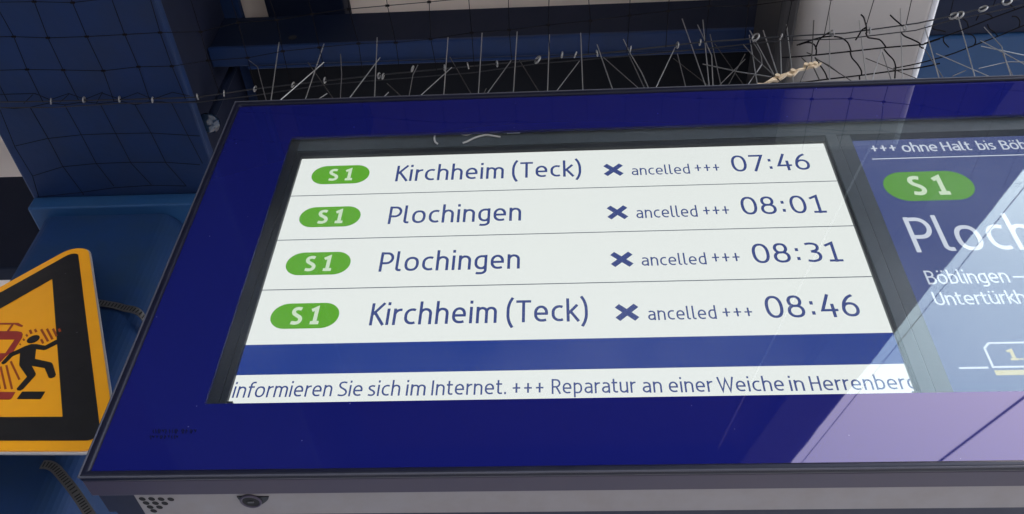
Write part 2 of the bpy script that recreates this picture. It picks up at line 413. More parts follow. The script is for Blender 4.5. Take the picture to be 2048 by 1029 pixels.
G = {
 'o': (.64, [(sup(.32,.37,.225,.305), 1)]),
 'n': (.575, [(seg((.1,0),(.1,.74)),0), ([(.1,.46)]+arc(.29,.475,.185,.2,165,0)+[(.475,0)],0)]),
 'h': (.575, [(seg((.1,0),(.1,1.04)),0), ([(.1,.46)]+arc(.29,.475,.185,.2,165,0)+[(.475,0)],0)]),
 'r': (.375, [(seg((.1,0),(.1,.74)),0), (arc(.32,.45,.22,.225,180,90)+[(.365,.675)],0)]),
 'i': (.20, [(seg((.1,0),(.1,.74)),0), (seg((.1,.89),(.1,1.03)),0)]),
 'e': (.60, [([(.10,.365),(.505,.365)]+arc(.305,.42,.2,.255,0,90)+arc(.305,.42,.205,.255,90,180)[1:]+arc(.32,.32,.22,.255,180,270)+[(.40,.068),(.49,.095)],0)]),
 'c': (.50, [([(.455,.645),(.38,.672)]+arc(.33,.42,.23,.255,90,180)+arc(.33,.32,.23,.255,180,270)+[(.39,.07),(.46,.095)],0)]),
 'm': (.86, [(seg((.1,0),(.1,.74)),0), ([(.1,.46)]+arc(.265,.5,.165,.175,165,0)+[(.43,0)],0), ([(.43,.46)]+arc(.595,.5,.165,.175,165,0)+[(.76,0)],0)]),
 'T': (.60, [(seg((.02,.935),(.58,.935)),0), (seg((.30,.9),(.30,0)),0)]),
 'k': (.50, [(seg((.1,0),(.1,1.04)),0), (seg((.455,.74),(.13,.37)),0), (seg((.2,.44),(.49,0)),0)]),
 '(': (.33, [(cat([(.27,1.12),(.17,.92),(.11,.68),(.1,.45),(.11,.22),(.17,-.02),(.27,-.22)]),0)]),
 ')': (.33, [(cat([(.06,1.12),(.16,.92),(.22,.68),(.23,.45),(.22,.22),(.16,-.02),(.06,-.22)]),0)]),
 'P': (.585, [(seg((.1,0),(.1,1.0)),0), ([(.1,.935),(.30,.935)]+arc(.30,.68,.225,.255,90,-90)+[(.1,.425)],0)]),
 'l': (.30, [([(.1,1.04),(.1,.17)]+arc(.2,.17,.1,.105,180,270)+[(.27,.07)],0)]),
 'g': (.58, [(bowlL(),0), ([(.48,.74),(.48,-.03)]+arc(.29,-.03,.19,.155,0,-90)+[(.2,-.185),(.12,-.165)],0)]),
 'a': (.56, [([(.12,.635),(.2,.67),(.28,.675)]+arc(.28,.5,.185,.175,90,0)+[(.465,0)],0), ([(.465,.415),(.28,.405)]+arc(.265,.235,.165,.17,90,270)+[(.34,.08),(.465,.18)],0)]),
 'd': (.58, [(bowlL(),0), (seg((.48,1.04),(.48,0)),0)]),
 'b': (.58, [(seg((.1,0),(.1,1.04)),0), (bowlR(),0)]),
 'p': (.58, [(seg((.1,-.25),(.1,.74)),0), (bowlR(),0)]),
 'u': (.575, [([(.1,.74),(.1,.24)]+arc(.27,.24,.17,.175,180,270)+[(.36,.08),(.475,.2)],0), (seg((.475,.74),(.475,0)),0)]),
 't': (.40, [([(.15,.94),(.15,.19)]+arc(.27,.19,.12,.125,180,270)+[(.37,.075)],0), (seg((.02,.675),(.36,.675)),0)]),
 's': (.48, [(cat([(.40,.645),(.26,.675),(.13,.63),(.105,.52),(.18,.43),(.32,.345),(.40,.24),(.375,.12),(.26,.065),(.07,.09)]),0)]),
 'f': (.37, [([(.4,.965),(.33,.975)]+arc(.30,.83,.15,.145,90,180)+[(.15,0)],0), (seg((.02,.675),(.36,.675)),0)]),
 'S': (.58, [(cat([(.49,.895),(.32,.935),(.16,.885),(.105,.745),(.17,.61),(.32,.505),(.46,.40),(.515,.26),(.45,.12),(.29,.065),(.07,.105)]),0)]),
 'I': (.22, [(seg((.11,0),(.11,1)),0)]),
 'R': (.60, [(seg((.1,0),(.1,1)),0), ([(.1,.935),(.30,.935)]+arc(.30,.70,.21,.235,90,-90)+[(.1,.465)],0), (seg((.31,.47),(.54,0)),0)]),
 'W': (.88, [(seg((.04,1),(.24,.05),(.44,.86),(.64,.05),(.84,1)),0)]),
 'H': (.64, [(seg((.1,0),(.1,1)),0), (seg((.54,0),(.54,1)),0), (seg((.1,.52),(.54,.52)),0)]),
 'K': (.56, [(seg((.1,0),(.1,1)),0), (seg((.53,1),(.13,.49)),0), (seg((.2,.57),(.56,0)),0)]),
 'B': (.61, [(seg((.1,0),(.1,1)),0), ([(.1,.935),(.30,.935)]+arc(.30,.735,.18,.20,90,-90)+[(.1,.535)],0), ([(.1,.53),(.33,.53)]+arc(.33,.297,.2,.232,90,-90)+[(.1,.065)],0)]),
 'U': (.64, [([(.1,1),(.1,.31)]+arc(.32,.30,.22,.235,180,360)+[(.54,1)],0)]),
 '+': (.60, [(seg((.09,.42),(.51,.42)),0), (seg((.30,.10),(.30,.74)),0)]),
 '\u2013': (.70, [(seg((.04,.40),(.64,.40)),0)]),
 '.': (.22, [(seg((.1,0),(.1,.15)),0)]),
 ':': (.34, [(seg((.17,.12),(.17,.27)),0), (seg((.17,.56),(.17,.71)),0)]),
 '0': (.64, [(sup(.32,.5,.23,.435,2.3),0 or 1)]),
 '1': (.60, [(seg((.09,.80),(.34,.935),(.34,0)),0), (seg((.12,.065),(.56,.065)),0)]),
 '3': (.60, [(cat([(.10,.905),(.27,.935),(.44,.88),(.49,.74),(.43,.60),(.25,.535)]),0), (cat([(.25,.535),(.45,.47),(.515,.31),(.45,.14),(.27,.065),(.08,.10)]),0)]),
 '4': (.62, [(seg((.36,1.0),(.09,.30),(.58,.30)),0), (seg((.43,.58),(.43,0)),0)]),
 '6': (.62, [(cat([(.47,.945),(.30,.84),(.16,.62),(.10,.36)]),0), (sup(.315,.325,.215,.26,2.2),1)]),
 '7': (.58, [(seg((.05,.935),(.53,.935),(.19,0)),0)]),
 '8': (.62, [(sup(.31,.725,.18,.21,2.2),1), (sup(.31,.295,.22,.23,2.2),1)]),
 ' ': (.17, []),
}
for ch, b in (('\u00f6','o'),('\u00fc','u')):
    wd, st = G[b]; cx = wd/2 if b == 'o' else .29
    G[ch] = (wd, st+[(seg((cx-.12,.86),(cx-.12,.99)),0), (seg((cx+.12,.86),(cx+.12,.99)),0)])

def ribbon(pts, wd, closed):
    """2D strip of width wd along pts with mitred joins"""
    q = [pts[0]]
    for p in pts[1:]:
        if math.hypot(p[0]-q[-1][0], p[1]-q[-1][1]) > 1e-4: q.append(p)
    pts = q; N = len(pts); L = []; R = []
    for k in range(N):
        a = pts[k-1] if (k > 0 or closed) else None
        b = pts[(k+1) % N] if (k < N-1 or closed) else None
        def nrm(p, r): dx, dy = r[0]-p[0], r[1]-p[1]; l = math.hypot(dx, dy); return (-dy/l, dx/l)
        if a is None: n = nrm(pts[k], b); s = 1
        elif b is None: n = nrm(a, pts[k]); s = 1
        else:
            n1, n2 = nrm(a, pts[k]), nrm(pts[k], b); m = (n1[0]+n2[0], n1[1]+n2[1]); l = math.hypot(*m)
            if l < 1e-6: n, s = n1, 1
            else:
                n = (m[0]/l, m[1]/l); s = min(3.2, 1/max(.2, n[0]*n1[0]+n[1]*n1[1]))
        h = wd/2*s
        L.append((pts[k][0]+n[0]*h, pts[k][1]+n[1]*h)); R.append((pts[k][0]-n[0]*h, pts[k][1]-n[1]*h))
    F = [(k, (k+1) % N, N+(k+1) % N, N+k) for k in range(N if closed else N-1)]
    return L+R, F

YL = .0140       # lit surface of the screens
DZ = [0]
def text(mb, s, pl, pr, pc, wd=.125, ux=None, y=YL, track=0):
    """lettering on the screen plane: pl = pixel of the baseline at the left, pr = pixel at the right end, pc = pixel of the cap top at left"""
    A = at(*pl, y=y); Bp = at(*pr, y=y); Cp = at(*pc, y=y)
    h = Cp.z - A.z; W = Bp.x - A.x; strokes = []; x = 0; xs = []
    for ch in s:
        adv, st = G[ch]
        for pts, cl in st:
            v, fcs = ribbon([(px+x, py) for px, py in pts], wd, cl); strokes.append((v, fcs)); xs += [q[0] for q in v]
        x += adv + track
    x0, x1 = min(xs), max(xs); sc = W/(x1-x0)
    TXT.append((s, round(sc/h, 2)))
    for v, fcs in strokes:
        DZ[0] = (DZ[0]+1) % 9
        yy = y - .0004 - DZ[0]*.00003
        mb.add([(A.x+(a-x0)*sc, yy, A.z+b*h) for a, b in v], [tuple(reversed(fc)) for fc in fcs])
TXT = []

# ------------------------------------------------------------------ the train display
L, T, BT, RX = -.1222, .5530, -.0865, 1.56
dsp = thing('train_display', (L,0,BT), 'blue framed train departure display listing cancelled S1 trains', 'train display')
f = MB(); f.ring((L,RX,BT,T), (L+.0085,RX-.0085,BT+.0085,T-.0085), -.0035, .005)
tr_ = f.build('edge_trim', M['trim'], dsp, bevel=.0028, seg=3)
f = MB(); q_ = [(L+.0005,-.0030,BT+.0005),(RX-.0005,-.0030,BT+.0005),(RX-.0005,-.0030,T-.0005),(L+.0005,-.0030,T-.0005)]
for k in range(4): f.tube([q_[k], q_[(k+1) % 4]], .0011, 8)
f.build('trim_highlight', M['highlight'], dsp)  # paler tube along the outer edge: an edge highlight put into colour
f = MB(); f.ring((L+.001,RX-.001,BT+.001,T-.001), (L+.03,RX-.03,BT+.03,T-.03), .0052, .031)
f.build('door_rim', M['trim_lip'], dsp, bevel=.0012)
OX0, OX1, OZ0, OZ1 = -.0217, 1.46, .0028, .4645
f = MB(); f.ring((L+.0088,RX-.0088,BT+.0088,T-.0088), (OX0,OX1,OZ0,OZ1), 0.0, .0042)
bd = f.build('blue_border', M['print'], dsp)
f = MB(); f.box(OX0+.0003,OX1-.0003,.0004,.0040,OZ0+.0003,OZ1-.0003)
f.build('window_glass', M['glass'], dsp)
SX0, SX1, SZ1 = -.0033, .7046, .4324
q = at(1703, 281, y=.009); RX0 = q.x; RZ1 = q.z-.001
f = MB()
# recessed surround with two openings, built as butted bars
f.box(-.06,SX0-.0075,.0075,.03,-.02,.52); f.build('side_surround', M['bezel_dark'], dsp)  # left bar in a darker tone: recess shade put into its colour
f = MB()
f.box(.7235,RX0,.0085,.03,-.02,.4745-.03)
f.box(SX0-.0075,1.5,.0075,.03,SZ1+.0095,.52); f.box(RX0+.72,1.5,.0085,.03,-.02,SZ1+.0095)
f.build('screen_surround', M['bezel'], dsp)
f = MB(); f.ring((SX0-.0072,.7232,-.02,SZ1+.0093), (SX0,SX1,-.012,SZ1), .0092, .03)
f.build('screen_bezel', [M['bezel_dark']], dsp, bevel=.0006)
f = MB(); f.box(SX1+.0025,.7225,.0066,.0090,-.018,SZ1+.0092); f.build('mullion', M['bezel'], dsp, bevel=.0012)
f = MB(); f.box(SX0,SX0+.0065,.0094,.0135,-.012,at(458,803,y=.0094).z); f.build('corner_clip', M['bezel_dark'], dsp)
q = at(1826,783,y=.0094); f = MB(); f.box(q.x,q.x+.012,.0094,.0135,-.012,q.z); f.build('corner_clip', M['bezel_dark'], dsp)

# pale curved marks and a dash in the recess above the left screen
def zp(x, y, o=(840,240), s=8.533): return (o[0]+x/s, o[1]+y/s)
for pts, r in (([(255,255),(245,320),(262,380),(300,410)], .0013), ([(730,395),(800,372),(930,310),(1060,272),(1150,262),(1280,280),(1370,295)], .0014), ([(690,240),(790,262),(885,235)], .0010)):
    f = MB(); f.tube([at(*zp(*p_), y=.0058) for p_ in cat(pts, 5)], r, 6); f.build('pale_mark', M['pale_mark'], dsp)
f = MB(); f.tube([at(*zp(1485,225), y=.0058), at(*zp(1708,220), y=.0058)], .0010, 6); f.build('pale_mark', M['pale'], dsp)

def quad(mb, x0, x1, z0, z1, y): mb.add([(x0,y,z0),(x1,y,z0),(x1,y,z1),(x0,y,z1)], [(0,1,2,3)])
def zat(px, py, y=YL): return at(px, py, y=y).z
# left screen
zb1, zb0 = zat(485,691), zat(467,751.5)
f = MB(); f.box(SX0-.002,SX1+.002,YL,.028,-.015,SZ1+.004)
scr = f.build('departure_screen', M['lcd_white'], dsp)
f = MB(); quad(f, SX0-.001, SX1+.001, zb0, zb1, YL-.0003); f.build('blue_band', M['lcd_band'], scr)
f = MB()
for a, b in (((578,393),(1675,363)), ((551.5,481),(1706,453)), ((519.6,580),(1744,555.3))):
    z = (zat(*a)+zat(*b))/2; quad(f, SX0-.001, SX1+.001, z-.0007, z+.0007, YL-.0003)
f.build('row_rule', M['lcd_line'], scr)
def badge(pxl, pxr, pyt, pyb, scrn, m1, tl, trr, tc, wd=.2):
    yc = (pyt+pyb)/2; cxp = (pxl+pxr)/2
    xa, xb = at(pxl, yc, y=YL).x, at(pxr, yc, y=YL).x
    za, zb = zat(cxp, pyb), zat(cxp, pyt); r = (zb-za)/2*.98; cz = (za+zb)/2
    f = MB(); pts = [(xb-r+r*math.cos(a), cz+r*math.sin(a)) for a in [(-90+180*k/20)*PI/180 for k in range(21)]]
    pts += [(xa+r+r*math.cos(a), cz+r*math.sin(a)) for a in [(90+180*k/20)*PI/180 for k in range(21)]]
    f.add([(x, YL-.0003, z) for x, z in pts], [tuple(range(len(pts)))])
    f.build('line_badge', m1, scrn)
    f = MB(); text(f, 'S  1', tl, trr, tc, wd); f.build('badge_lettering', M['lcd_badge'], scrn)
badge(623.9,738.6,331.7,368.8,scr,M['lcd_green'],(654.6,362),(703.6,361.5),(659,339.8))
badge(599.4,720.8,414,454.9,scr,M['lcd_green'],(632.3,447.8),(684.4,447),(638,421.8))
badge(572.5,700.8,504.9,551,scr,M['lcd_green'],(606.4,543),(661.6,541.8),(613,514.3))
badge(541.8,677.9,606.8,658.4,scr,M['lcd_green'],(577.7,649.5),(636.5,648.8),(586,616.2))
rows = [
 ('Kirchheim (Teck)', (790,363.9), (1163,352), (794.5,332.8), (1208,1245.5,328,353), ((1264,351.8),(1380.5,347.5),(1268.5,332.5)), ((1391,345.5),(1440.6,345),(1393,325.5)), '07:46', ((1466.5,345),(1623,340),(1467.5,311.8))),
 ('Plochingen', (775,449.2), (1042,443.6), (779.5,414.2), (1215,1254.5,411.6,439.7), ((1273.4,437.7),(1396,433.4),(1278,415)), ((1408,432.5),(1460,431),(1409.5,408.5)), '08:01', ((1486,431.2),(1654.7,427),(1487.5,394.6))),
 ('Plochingen', (756.8,544.7), (1039.5,538.8), (762,505.9), (1222,1265,504.5,534.6), ((1284,533),(1414,529.5),(1288,509.5)), ((1425.8,527),(1481.6,526),(1427.5,501.5)), '08:31', ((1509,528.4),(1688,524.8),(1511,488))),
 ('Kirchheim (Teck)', (737.7,652), (1176.5,640), (743.5,607.8), (1231.4,1276.5,608.6,642.6), ((1297,641.8),(1434.4,639.3),(1302,615.2)), ((1447,637),(1506.6,635.5),(1449,610.5)), '08:46', ((1535.7,638),(1723.7,634),(1538,592.3))),
]
for nm, a, b, cc, X, an, pp, tm, tt in rows:
    f = MB(); text(f, nm, a, b, cc, .112, track=.05); f.build('station_lettering', M['lcd_ink'], scr)
    f = MB(); yc = (X[2]+X[3])/2; xc = (X[0]+X[1])/2
    c0 = at(xc, yc, y=YL); hw = (at(X[1], yc, y=YL).x-at(X[0], yc, y=YL).x)/2*.86; hh = (zat(xc, X[2])-zat(xc, X[3]))/2*.80
    for sg in (1, -1):
        v, fc = ribbon([(-hw,-hh*sg),(hw,hh*sg)], .0085*(hw/.0125), 0)
        f.add([(c0.x+u, YL-.0004-(.00005 if sg > 0 else 0), c0.z+v_) for u, v_ in v], [tuple(reversed(q_)) for q_ in fc])
    f.build('cancel_cross', M['lcd_ink'], scr)
    f = MB(); text(f, 'ancelled', an[0], an[1], an[2], .105, track=.04); text(f, '+++', pp[0], pp[1], pp[2], .10); f.build('notice_lettering', M['lcd_ink'], scr)
    f = MB(); text(f, tm, tt[0], tt[1], tt[2], .105, track=.045); f.build('time_lettering', M['lcd_ink'], scr)
f = MB()
capz = lambda px, py: (px+4, py-32)
def tick(s, xl, xr, wd=.105):
    # the ticker baseline runs straight across the screen
    bl = lambda x: 796.8 + (x-463.2)*(782.5-796.8)/(1640-463.2)
    ct = lambda x: (x+2, 766.2 + (x-463)*(753-766.2)/(1640-463))
    text(f, s, (xl, bl(xl)), (xr, bl(xr)), ct(xl), wd, track=.035)
tick('informieren', 463.5, 662); tick('Sie', 674, 723); tick('sich', 734.5, 799); tick('im', 811, 850); tick('Internet.', 862, 1012)
tick('+++', 1025, 1087); tick('Reparatur', 1103.5, 1273); tick('an', 1286, 1325); tick('einer', 1339, 1428); tick('Weiche', 1437, 1570.5)
tick('in', 1582, 1611); tick('Herrenberg', 1623.5, 1838)
f.build('ticker_lettering', M['lcd_ink'], scr)

# right screen
f = MB(); f.box(RX0-.001,RX0+.721,YL,.028,-.015,RZ1+.006)
sc2 = f.build('next_train_screen', M['lcd_navy'], dsp)
f = MB(); text(f, '+++', (1744.8,305.5), (1794.6,304), (1744,288)); text(f, 'ohne', (1807,305.2), (1878,303.6), (1803,287)); text(f, 'Halt', (1887,303), (1945.5,301.5), (1882.3,285))
text(f, 'bis', (1959,301.2), (1994,300.2), (1954.5,283.2)); text(f, 'B\u00f6blingen', (2005.8,300.3), (2142,297), (2001,282)); f.build('notice_lettering', M['lcd_text'], sc2)
f = MB(); z = zat(1744,319); quad(f, at(1744,319,y=YL).x, RX0+.69, z-.0009, z+.0009, YL-.0003); f.build('notice_rule', M['lcd_text'], sc2)
badge(1766.8,1948.9,343,402.7,sc2,M['lcd_green2'],(1827,391),(1902.4,389),(1816.5,354.5),.19)
f = MB(); text(f, 'Plochingen', (1834,505.7), (2345,491), (1807,435.7), .105, track=.04); f.build('station_lettering', M['lcd_text'], sc2)
f = MB(); text(f, 'B\u00f6blingen', (1857.4,570), (2021,564.5), (1848,542.3), .11); text(f, '\u2013', (2031,566), (2055,565), (2022,538), .11)
text(f, 'Untert\u00fcrkheim', (1872.5,611.8), (2118,604), (1864,585), .11); f.build('via_lettering', M['lcd_text'], sc2)
f = MB(); p0, p1 = at(1918,737,y=YL), at(1976,735,y=YL); quad(f, p0.x, p1.x, p0.z-.0013, p0.z+.0013, YL-.0003)
P = [at(px, py, y=YL) for px, py in ((2200,732.5),(1986,735),(1969,697),(1977,687),(2200,681.5))]
P[0].z = P[1].z; P[4].z = P[3].z
v, fc = ribbon([(p.x, p.z) for p in P], .0025, 0); f.add([(a, YL-.0003, b) for a, b in v], [tuple(reversed(q_)) for q_ in fc]); f.build('coach_outline', M['lcd_text'], sc2)
f = MB(); p0 = at(1988,741.5,y=YL); p1 = at(1991.5,751.5,y=YL); quad(f, p0.x, RX0+.5, p1.z, p0.z, YL-.0003)
text(f, '1.', (2019,721), (2047,719), (2011,700), .2); f.build('class_mark', M['lcd_cream'], sc2)

# faded maker's print, too worn to read
f = MB(); random.seed(3)
for x0, x1, yy, h in ((304,388,868,8),(298,356,879,7)):
    x = x0
    while x < x1:
        wv = random.uniform(3,6.5); ps = [at(x+u*wv, yy-v*h, y=0) for u, v in ((0,0),(.15,1),(.55,.5),(.8,1),(.9,.05))]
        k = random.randint(0,2); ps = ps[k:k+3]
        v, fc = ribbon([(p.x, p.z) for p in ps], .0009, 0); DZ[0] = (DZ[0]+1) % 9
        f.add([(a, -.0004-DZ[0]*.00003, b) for a, b in v], [tuple(reversed(q_)) for q_ in fc]); x += wv+1.2
f.build('worn_print', mat('worn_ink', (.006,.007,.035), .25), bd)

# underside and body
ZB = BT+.003
f = MB(); f.box(at(268,993,z=ZB).x,RX-.05,.0315,.072,ZB,ZB+.03); ty = f.build('underside_tray', M['tray'], dsp, bevel=.001)
f = MB()
for px, py in ((449,738),(507,738),(566,739),(626,740),(473,763),(531,764),(589,765),(498,788),(556,789),(520,812)):
    p = at(140+px/3.103, 760+py/3.103, z=ZB); r = .0034
    f.add([(p.x+r*math.cos(2*PI*k/16), p.y+r*math.sin(2*PI*k/16), ZB-.0004) for k in range(16)], [tuple(reversed(range(16)))])
f.build('vent_holes', M['hole'], ty)
f = MB(); pts = [(430,310),(1250,310),(1235,370),(1190,420),(1100,485),(1000,535),(890,548),(760,535),(620,485),(520,430)]
pp = [at(440+x/12.8, 970+y/12.8, z=ZB-.001) for x, y in pts]
n_ = len(pp); f.add([(p.x, max(p.y,.0318), ZB-.0012) for p in pp]+[(p.x, max(p.y,.0318), ZB+.002) for p in pp], [tuple(range(n_)), tuple(n_+k for k in reversed(range(n_)))]+[(k,n_+k,n_+(k+1) % n_,(k+1) % n_) for k in range(n_)])
lk = f.build('lock_recess', M['bezel_dark'], ty)
pc = at(440+790/12.8, 970+430/12.8, z=ZB-.002)
f = MB(); f.tube([(pc.x+.0098*math.cos(2*PI*k/24), pc.y+.0098*math.sin(2*PI*k/24), ZB-.0018) for k in range(24)], .0014, 6, closed=True)
f.build('lock_ring', M['trim_lip'], ty, smooth=True)
f = MB(); f.tube([(pc.x,pc.y,ZB-.0005),(pc.x,pc.y,ZB-.0022)], .0085, 20); f.build('lock_barrel', M['hole'], ty)
f = MB(); f.box(pc.x-.003,pc.x+.003,pc.y-.001,pc.y+.001,ZB-.0032,ZB-.0023); f.build('key_slot', M['steel'], ty)
f = MB(); f.box(-.1195,RX-.055,.0725,.23,ZB+.010,T-.02); f.build('housing', M['housing'], dsp, bevel=.003)
f = MB(); f.box(-.1205,RX-.04,.0312,.0722,ZB+.005,T-.012); f.build('door_frame', M['housing'], dsp)

# ------------------------------------------------------------------ warning triangle
yw, pt = math.radians(-2), math.radians(10)
TN = Vector((math.sin(yw)*math.cos(pt), -math.cos(yw)*math.cos(pt), math.sin(pt)))
P0 = at(100, 750, y=.20)
def onT(px, py): return at(px, py, P0=P0, n=TN)
ws = thing('warning_sign', P0, 'yellow triangular warning sign of a person struck beside a red train', 'warning sign')
TU = (onT(168,904)-onT(0,904)).normalized(); TV = TU.cross(TN).normalized() * 1
if TV.z < 0: TV = -TV
def uv(px, py): d = onT(px, py)-P0; return (d.dot(TU), d.dot(TV))
def isect(a, b, c, d):
    x1,y1,x2,y2,x3,y3,x4,y4 = *a,*b,*c,*d
    D = (x1-x2)*(y3-y4)-(y1-y2)*(x3-x4)
    return (((x1*y2-y1*x2)*(x3-x4)-(x1-x2)*(x3*y4-y3*x4))/D, ((x1*y2-y1*x2)*(y3-y4)-(y1-y2)*(x3*y4-y3*x4))/D)
l1 = (uv(127.7,502.6), uv(0,573)); l2 = (uv(180,502.6), uv(220,774)); l3 = (uv(0,904), uv(168.5,904))
A_, B2, C_ = isect(*l1,*l2), isect(*l2,*l3), isect(*l3,*l1)      # apex, right, left corner
def inset(tri, d):
    o = []
    for k in range(3):
        def off(p, q):
            dx, dy = q[0]-p[0], q[1]-p[1]; l = math.hypot(dx, dy); nx, ny = dy/l, -dx/l
            cxx = sum(t_[0] for t_ in tri)/3-p[0]; cyy = sum(t_[1] for t_ in tri)/3-p[1]
            if nx*cxx+ny*cyy < 0: nx, ny = -nx, -ny
            return (p[0]+nx*d, p[1]+ny*d), (q[0]+nx*d, q[1]+ny*d)
        a, b, c = tri[k-1], tri[k], tri[(k+1) % 3]
        o.append(isect(*off(a, b), *off(b, c)))
    return o
def rounded(tri, r, n=10):
    o = []
    for k in range(3):
        a, b, c = (Vector((*tri[j % 3], 0)) for j in (k-1, k, k+1))
        u1, u2 = (a-b).normalized(), (c-b).normalized(); half = u1.angle(u2)/2
        ctr = b+(u1+u2).normalized()*(r/math.sin(half)); t1, t2 = b+u1*(r/math.tan(half)), b+u2*(r/math.tan(half))
        a1 = math.atan2(t1.y-ctr.y, t1.x-ctr.x); a2 = math.atan2(t2.y-ctr.y, t2.x-ctr.x); dd = (a2-a1+PI) % (2*PI)-PI
        o += [(ctr.x+r*math.cos(a1+dd*j/n), ctr.y+r*math.sin(a1+dd*j/n)) for j in range(n+1)]
    return o
TRI = [A_, B2, C_]
f = MB(); f.prism(rounded(inset(TRI, -.0005), .030), .004, P0-TN*.0022, TU, TV, TN); f.build('metal_back', M['alu'], ws, bevel=.0015)
f = MB(); f.prism(rounded(inset(TRI, .0022), .028), .0020, P0, TU, TV, TN); f.build('yellow_face', M['yellow'], ws)
f = MB(); o1 = rounded(inset(TRI, .0185), .012, 8); i1 = rounded(inset(TRI, .061), .0008, 8)
n_ = len(o1); vs = [P0+TN*.0006+TU*u+TV*v for u, v in o1+i1]
f.add(vs, [(k,(k+1) % n_,n_+(k+1) % n_,n_+k) for k in range(n_)]); f.build('black_border', M['sign_black'], ws)
def pz(x, y): return uv(x/5.419, 630+y/5.416)
def poly(mb, pts, h): mb.prism([pz(*p_) for p_ in pts], .0004, P0+TN*h, TU, TV, TN)
man = [(15,525),(100,430),(120,415),(200,380),(270,345),(340,322),(400,322),(490,340),(600,280),(630,272),(650,285),(645,305),(610,325),(500,380),(475,385),(392,375),(380,482),(555,520),(572,535),(608,650),(595,675),(560,690),(530,685),(485,580),(345,555),(390,640),(385,660),(255,805),(220,825),(190,820),(182,808),(190,795),(295,675),(215,560),(210,545),(220,418),(140,450),(65,525),(40,538),(22,535)]
f = MB(); poly(f, man, .0008)
poly(f, [(362+72*math.cos(a)*.98-0*math.sin(a)+0, 268-(0.30*72*math.cos(a))-38*math.sin(a)) for a in [2*PI*k/28 for k in range(28)]], .0008)
f.build('running_figure', M['sign_black'], ws)
f = MB(); poly(f, [(185,915),(240,840),(250,836),(490,836),(445,910),(432,917)], .0008); f.build('black_platform', M['sign_black'], ws)
f = MB()
poly(f, [(-200,92),(200,92),(252,122),(240,135),(215,130),(160,108),(-200,108)], .0008)
poly(f, [(128,110),(150,110),(100,182),(75,182)], .0010)
poly(f, [(-200,180),(190,182),(235,192),(248,212),(240,250),(140,410),(100,425),(60,455),(0,520),(-60,560),(-200,560),(-200,425),(60,420),(162,270),(-200,270)], .0008)
f.build('train_pictogram', M['sign_red'], ws)
f = MB(); poly(f, [(-200,836),(168,842),(125,910),(105,920),(-200,920)], .0008); f.build('red_platform', M['sign_red'], ws)
f = MB()
HL = (((8,565),(62,808),24),((70,550),(132,808),24),((72,552),(174,760),0),((118,508),(212,705),24),((-55,570),(0,805),24),((-120,580),(-65,805),24),
                 ((448,270),(470,312),26),((448,162),(522,290),26),((510,156),(570,268),26),((576,155),(615,235),26),((640,155),(654,188),26),
                 ((326,168),(342,208),28),((380,160),(396,190),26),((285,218),(300,236),22),((252,265),(266,282),20),((215,318),(226,330),16))
def hatch(mb, sel):
  for a, b, wd in sel:
    if wd == 0: continue
    pa_, pb_ = Vector((*a,0)), Vector((*b,0)); d = (pb_-pa_).normalized(); n2 = Vector((-d.y, d.x, 0))*wd/2
    poly(mb, [tuple((pa_+n2)[:2]), tuple((pb_+n2)[:2]), tuple((pb_-n2)[:2]), tuple((pa_-n2)[:2])], .0008)
hatch(f, HL[:6]); f.build('lower_motion_lines', M['sign_brown'], ws)
f = MB(); hatch(f, HL[6:]); f.build('upper_motion_lines', M['sign_brown'], ws)

# hose clamps: flat slotted straps that hold the sign to the column
def strap(name, pts, wdt, label):
    t_ = thing(name, pts[0], label, 'hose clamp', 'hose clamps round the blue column')
    pts = [Vector(p) for p in pts]
    Q = [pts[0]]
    cc = [cat([tuple((p.x, p.y)) for p in pts], 14), cat([tuple((p.z, 0)) for p in pts], 14)]
    Q = [Vector((a[0], a[1], b[0])) for a, b in zip(*cc)]
    f = MB(); vs = []; N = len(Q); nrm = []
    for k in range(N):
        tn = (Q[min(k+1,N-1)]-Q[max(k-1,0)]).normalized(); o = Vector((tn.y, -tn.x, 0)).normalized(); upv = o.cross(tn)
        if upv.z < 0: upv = -upv
        nrm.append((tn, o, upv))
        for s1, s2 in ((0,-1),(1,-1),(1,1),(0,1)): vs.append(Q[k]+o*(.0012*s1)+upv*(wdt/2*s2))
    f.add(vs, [(4*k+j, 4*k+(j+1) % 4, 4*k+4+(j+1) % 4, 4*k+4+j) for k in range(N-1) for j in range(4)]+[(3,2,1,0),(4*N-4,4*N-3,4*N-2,4*N-1)])
    f.build('band', M['steel'], t_)
    f = MB(); acc = 0
    for k in range(N-1):
        sl_ = (Q[k+1]-Q[k]).length; acc += sl_
        if acc < .0046: continue
        acc = 0; tn, o, upv = nrm[k]; ctr = Q[k]+o*.0015
        f.add([ctr+tn*a*.0011+upv*(b*wdt*.30) for a, b in ((-1,-1),(1,-1),(1,1),(-1,1))], [(0,1,2,3)])
    f.build('slots', M['hole'], t_)
zs = at(240, 614, y=.31).z
u1 = [at(px, py, y=yy) for px, py, yy in ((120,606,.299),(165,604,.299),(200,607,.299),(245,616,.300),(285,634,.303))]
u1.append(Vector((CX1+.004,.40,u1[-1].z))); u1.append(Vector((CX1+.004,.55,u1[-1].z)))
strap('hose_clamp', u1, .013, 'slotted steel hose clamp level with the upper sign')
l_ = [at(px, py, y=yy) for px, py, yy in ((84,930,.301),(98,931,.300),(110,937,.300),(122,950,.300),(150,985,.300),(190,1045,.300))]
strap('hose_clamp', l_, .0135, 'slotted steel hose clamp curving down below the yellow sign')

